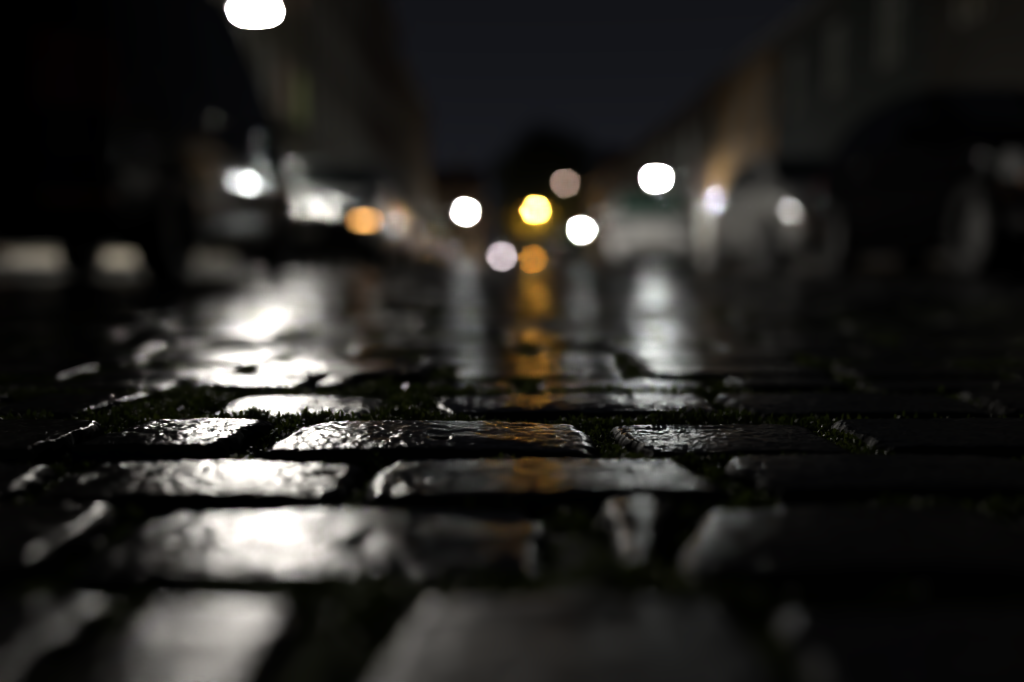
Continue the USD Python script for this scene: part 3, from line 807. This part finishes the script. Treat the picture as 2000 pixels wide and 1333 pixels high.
car('hatchback', 5.5, 3.85, True, dull_black, 'black hatchback facing us at the right edge of the street', rim=M['dark_rim'], lens=M['smoked_lens'])
car('hatchback', 10.2, 3.84, True, silver, 'silver hatchback parked behind the black car on the right')
car('minivan', 18.3, 3.08, True, white_p, 'white tall car with a teal sunshade behind its windscreen', shade=M['teal_shade'], plain_front=True, skew=-7.0)
car('estate', 57.0, 3.7, True, green, 'dark green estate far down the right kerb', group='cars parked along the right kerb')
car('hatchback', 63.0, 3.7, True, grey, 'grey hatchback far down the right kerb, farthest of its row', group='cars parked along the right kerb')
car('saloon', 84.0, 0.85, True, silver, 'distant silver saloon with one pale light on, at the street end', lit=dict(side=1, head=head_on))


# ------------------------------------------------------------------ a road-works barrier with its amber lamp at the street end
bar = thing('road_barrier', (3.30, 97.0, 0.0), label='low road-works barrier board under the yellow lamp', cat='barrier')
for k in range(6):
    obj('board_stripe', rbox(-0.60 + 0.2 * k, -0.402 + 0.2 * k, -0.012, 0.012, 0.10, 0.32, 0.003, 6), M['red_lens'] if k % 2 else M['plate'], bar)
for sx in (-0.5, 0.5):
    obj('foot', rbox(sx - 0.10, sx + 0.10, -0.30, 0.30, 0.0, 0.09, 0.02, 8), M['rubber'], bar)
    obj('upright', bx(sx - 0.02, sx + 0.02, 0.015, 0.05, 0.09, 0.36), M['steel'], bar)
wl = thing('warning_lamp', (3.26, 97.0, 0.34), label='round amber warning lamp standing on the road-works barrier', cat='warning lamp')
obj('battery_case', rbox(-0.09, 0.09, -0.05, 0.05, 0.0, 0.10, 0.015, 8), M['black_plastic'], wl, smooth=40)
amber_beacon = emit('amber_beacon', (1.0, 0.40, 0.03), 18)
for sy in (-1, 1):
    lens = trimesh.creation.icosphere(2, 0.095)
    lens.apply_scale([1, 0.35, 1])
    lens.apply_translation([0, sy * 0.03, 0.19])
    obj('lens', lens, amber_beacon, wl, smooth=True)
ring = trimesh.creation.torus(0.10, 0.014, 24, 8)
ring.apply_transform(trimesh.transformations.rotation_matrix(PI / 2, [1, 0, 0]))
ring.apply_translation([0, 0, 0.19])
obj('lens_rim', ring, M['black_plastic'], wl, smooth=True)


# ------------------------------------------------------------------ houses
def house(name, y0, y1, x_face, depth, eave, storeys, cols, wall_m, label, ridge=2.6, lit={}, door_col=0, trim=True, side=1, ground_off=0.9):
    """A terraced house whose front stands on x = x_face; side = +1: the street lies towards +x."""
    tr = M['dark_trim'] if side < 0 else M['stone_trim']
    t = thing('terraced_house' if name is None else name, (x_face, (y0 + y1) / 2, KZ - 0.004), label=label, cat='house')
    hw = (y1 - y0) / 2
    s = side
    X = lambda a: s * a                     # local: positive = towards the street
    def b(xa, xb, ya, yb, za, zb):
        return bx(min(X(xa), X(xb)), max(X(xa), X(xb)), ya, yb, za, zb)
    sh = eave / storeys
    ww, wh = 1.05, min(1.55, sh * 0.56)
    pitch = 2 * hw / cols
    wins, doors = [], []
    for k in range(storeys):
        for c in range(cols):
            yc = -hw + (c + 0.5) * pitch
            if k == 0 and c == door_col:
                doors.append((yc, 0.0, 1.05, 2.2))
            else:
                wins.append((yc, k * sh + ground_off, ww, wh, k, c))
    shell = Manifold.cube((depth, 2 * hw - 0.006, eave)).translate((-depth if s > 0 else 0, -hw + 0.003, 0))
    shell = shell - Manifold.cube((depth - 0.7, 2 * hw - 0.7, eave - 0.6)).translate((-depth + 0.35 if s > 0 else 0.35, -hw + 0.35, 0.1))
    cut = []
    for (yc, z, w, h, *_r) in wins + doors:
        cut.append(Manifold.cube((0.8, w, h)).translate((-0.4, yc - w / 2, z if z > 0 else 0.02)))
    shell = shell - Manifold.batch_boolean(cut, manifold3d.OpType.Add)
    wall = obj('wall', tm(shell), wall_m, t)
    for (yc, z, w, h, k, c) in wins:
        fr = cat(b(-0.075, -0.015, yc - w / 2, yc - w / 2 + .07, z, z + h), b(-0.075, -0.015, yc + w / 2 - .07, yc + w / 2, z, z + h), b(-0.075, -0.015, yc - w / 2 + .07, yc + w / 2 - .07, z, z + .07), b(-0.075, -0.015, yc - w / 2 + .07, yc + w / 2 - .07, z + h - .07, z + h),
                 b(-0.073, -0.013, yc - .035, yc + .035, z + .07, z + h - .07), b(-0.070, -0.017, yc - w / 2 + .07, yc - .035, z + h * .68, z + h * .68 + .05), b(-0.070, -0.017, yc + .035, yc + w / 2 - .07, z + h * .68, z + h * .68 + .05))
        wn = obj('window', fr, M['white_wood'], t)
        obj('pane', b(-0.045, -0.040, yc - w / 2 + .05, yc + w / 2 - .05, z + .05, z + h - .05), M['glass'], wn)
        lm = lit.get((k, c))
        obj('curtain', b(-0.095, -0.085, yc - w / 2 + .004, yc + w / 2 - .004, z + .004, z + h - .004), lm or M['curtain'], wn)
        if trim:
            obj('sill', b(0.002, 0.07, yc - w / 2 - .08, yc + w / 2 + .08, z - .10, z - .002), tr, wn)
            obj('lintel', b(0.002, 0.04, yc - w / 2 - .10, yc + w / 2 + .10, z + h + .002, z + h + .16), tr, wn)
    for (yc, z, w, h) in doors:
        dr = obj('door', b(-0.18, -0.12, yc - w / 2, yc + w / 2, 0.02, h), M['brown_wood'], t)
        obj('handle', cyl(0.014, (X(-0.07), yc + w / 2 - .12, 0.98), (X(-0.07), yc + w / 2 - .12, 1.12), 8), M['chrome'], dr)
        obj('door_panel', cat(b(-0.12, -0.108, yc - w / 2 + .14, yc - .05, 0.25, 0.95), b(-0.12, -0.108, yc + .05, yc + w / 2 - .14, 0.25, 0.95), b(-0.12, -0.108, yc - w / 2 + .14, yc + w / 2 - .14, 1.2, 1.9)), M['brown_wood'], dr)
        obj('doorstep', b(0.0, 0.35, yc - w / 2 - .1, yc + w / 2 + .1, 0.0, 0.12), M['stone_trim'], dr)
    obj('plinth', cat(*[b(0.002, 0.05, ya, yb, 0.0, 0.62) for ya, yb in ((-hw + .003, doors[0][0] - .65), (doors[0][0] + .65, hw - .003)) if yb - ya > .05]), tr, t)
    obj('cornice', b(0.002, 0.16, -hw + .003, hw - .003, eave - 0.30, eave - 0.05), tr, t)
    # pitched roof along the street
    pr = Polygon([(0.32, eave - 0.02), (0.32, eave + 0.10), (-depth / 2, eave + ridge), (-depth - .3, eave + 0.10), (-depth - .3, eave - 0.02)])
    rm = Manifold.extrude(CrossSection([np.array([(X(p[0]), p[1]) for p in pr.exterior.coords[:-1]])[:: 1 if s > 0 else -1][::-1]]), 2 * hw - 0.004) if False else None
    v = np.array([(X(p[0]), 0, p[1]) for p in list(pr.exterior.coords)[:-1]])
    n = len(v)
    V = np.vstack([v + [0, -hw + .002, 0], v + [0, hw - .002, 0]])
    F = [[i, (i + 1) % n, n + (i + 1) % n] for i in range(n)] + [[i, n + (i + 1) % n, n + i] for i in range(n)] + [[0, i + 1, i] for i in range(1, n - 1)] + [[n, n + i, n + i + 1] for i in range(1, n - 1)]
    rf = trimesh.Trimesh(V, np.array(F), process=False)
    rf.fix_normals()
    roof = obj('roof', rf, M['roof'], t)
    cy = hw * 0.55
    obj('chimney', cat(b(-depth / 2 - .3, -depth / 2 + .3, cy - .45, cy + .45, eave + ridge - .7, eave + ridge + 0.9), b(-depth / 2 - .36, -depth / 2 + .36, cy - .51, cy + .51, eave + ridge + 0.9, eave + ridge + 1.0)), M['stone_trim'], roof)
    obj('gutter', cyl(0.06, (X(0.38), -hw + .004, eave + .02), (X(0.38), hw - .004, eave + .02), 10), M['zinc'], t, smooth=40)
    obj('downpipe', cyl(0.045, (X(0.10), hw - .2, 0.05), (X(0.10), hw - .2, eave), 10), M['zinc'], t, smooth=40)
    return t


wall_olive = render_wall('olive_render', (0.13, 0.125, 0.09), (0.18, 0.17, 0.125))
wall_grey = render_wall('grey_render', (0.14, 0.14, 0.13), (0.19, 0.19, 0.18))
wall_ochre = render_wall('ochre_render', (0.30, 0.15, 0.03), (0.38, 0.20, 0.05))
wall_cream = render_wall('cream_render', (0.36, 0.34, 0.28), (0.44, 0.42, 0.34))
wall_dark = render_wall('dark_brown_render', (0.03, 0.027, 0.021), (0.05, 0.044, 0.034))
wall_rose = render_wall('rose_render', (0.06, 0.04, 0.032), (0.085, 0.055, 0.045))
wall_green = render_wall('sage_render', (0.018, 0.024, 0.020), (0.028, 0.036, 0.030))
dull_yellow = emit('yellow_green_window', (0.75, 0.78, 0.20), 0.10)
dull_red = emit('reddish_window', (0.75, 0.35, 0.22), 0.05)
dull_warm = emit('warm_window', (1.0, 0.65, 0.28), 0.003)
EL = 13.6
house(None, -4.0, 9.0, -6.2, 10, EL, 4, 5, wall_dark, 'tall dark house hidden behind the black van', door_col=2)
house(None, 9.0, 21.0, -6.2, 10, EL, 4, 5, wall_grey, 'tall grey house beside the big street lamp', door_col=1)
house(None, 21.0, 33.0, -6.2, 10, EL + .1, 4, 5, wall_olive, 'tall olive house with dim yellow and red windows', lit={(1, 4): dull_yellow, (1, 3): dull_red, (2, 4): dull_red}, door_col=3)
house(None, 33.0, 47.0, -6.2, 10, EL - .2, 4, 6, wall_grey, 'tall grey house third beyond the big street lamp', door_col=2)
house(None, 47.0, 62.0, -6.2, 10, EL + .1, 4, 6, wall_rose, 'tall rose coloured house far down the left side', door_col=1)
house(None, 62.0, 89.0, -6.2, 10, EL - 1.0, 4, 9, wall_olive, 'long olive house closing the left row', door_col=4)
ER = 6.35
ys_r = [-4, 8, 19, 29, 37.5, 47, 58, 72, 89]
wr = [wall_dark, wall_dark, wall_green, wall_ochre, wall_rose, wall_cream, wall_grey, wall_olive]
lr = ['low house nearest on the right, almost black', 'low dark brown house above the black car on the right', 'low sage green house behind the silver car', 'low ochre house glowing orange-brown above the white car',
      'low rose house beyond the ochre house', 'low cream house beside the right white street lamp', 'low grey house beyond the right white street lamp', 'long low olive house closing the right row']
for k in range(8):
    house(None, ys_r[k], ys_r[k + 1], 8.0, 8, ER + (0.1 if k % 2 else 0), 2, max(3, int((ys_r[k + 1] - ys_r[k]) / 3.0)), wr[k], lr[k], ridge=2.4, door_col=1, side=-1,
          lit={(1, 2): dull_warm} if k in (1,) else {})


def cross_house(x0, x1, y, eave, ridge, wall_m, label, lit={}):
    """A house across the end of the street: its front faces the lens."""
    t = house('end_house', x0, x1, 0.0, 8, eave, 2, 4, wall_m, label, ridge=ridge, lit=lit, side=1)
    x = UsdGeom.Xformable(t)
    ops = x.GetOrderedXformOps()
    ops[0].Set(Gf.Vec3d((x0 + x1) / 2, y, 0.10))
    ops[1].Set(-90.0)
    return t


cross_house(-13.0, -1.6, 104.0, 7.2, 3.0, wall_dark, 'dark house at the street end, left of the tree')
cross_house(11.0, 21.0, 104.0, 9.2, 3.2, wall_dark, 'dark house at the street end, right of the tree')


# ------------------------------------------------------------------ trees
def tree(x, y, h, r, label, seed, n=9000):
    t = thing('broadleaf_tree', (x, y, 0.1), label=label, cat='tree')
    g = np.random.default_rng(seed)
    ms = [cyl(0.32, (0, 0, 0), (0.1, 0, h * .30), 12, 0.22)]
    limbs = []
    for k in range(11):
        a, e = 2 * PI * k / 11 + g.uniform(-.3, .3), g.uniform(0.35, 1.25)
        ln = r * g.uniform(0.55, 0.95)
        p = np.array([0.1, 0, h * .28 + g.uniform(0, h * .12)])
        q = p + ln * np.array([math.cos(a) * math.cos(e), math.sin(a) * math.cos(e), math.sin(e) * 1.2])
        ms.append(cyl(0.12, p, q, 8, 0.03))
        limbs.append(q)
    obj('trunk', cat(*ms), M['bark'], t, smooth=50)
    # clumps of leaves inside an uneven egg
    cz = h - r * 1.15
    C = []
    while len(C) < 90:
        p = g.normal(size=3)
        p = p / np.linalg.norm(p) * g.uniform(0.35, 1.0) ** 0.6
        q = np.array([p[0] * r, p[1] * r, cz + p[2] * r * 1.15])
        if q[2] > h * .22:
            C.append(q)
    C = np.array(C)
    ci = g.integers(0, len(C), n)
    P = C[ci] + g.normal(size=(n, 3)) * r * 0.13
    a, b = g.normal(size=(n, 3)), g.normal(size=(n, 3))
    a /= np.linalg.norm(a, axis=1, keepdims=True)
    b = np.cross(a, b)
    b /= np.linalg.norm(b, axis=1, keepdims=True)
    s = g.uniform(0.10, 0.24, n)[:, None]
    V = np.stack([P - a * s, P + b * s * .55, P + a * s, P - b * s * .55], 1).reshape(-1, 3)
    o = np.arange(n)[:, None] * 4
    obj('crown', (V, np.concatenate([o + [0, 1, 2], o + [0, 2, 3]])), M['leaf'], t)
    return t


tree(4.6, 106.0, 14.2, 6.6, 'big dark round tree at the end of the street', 3, 24000)
tree(-14.0, 101.5, 8.5, 3.2, 'smaller dark tree beside the left end house', 4, 6000)
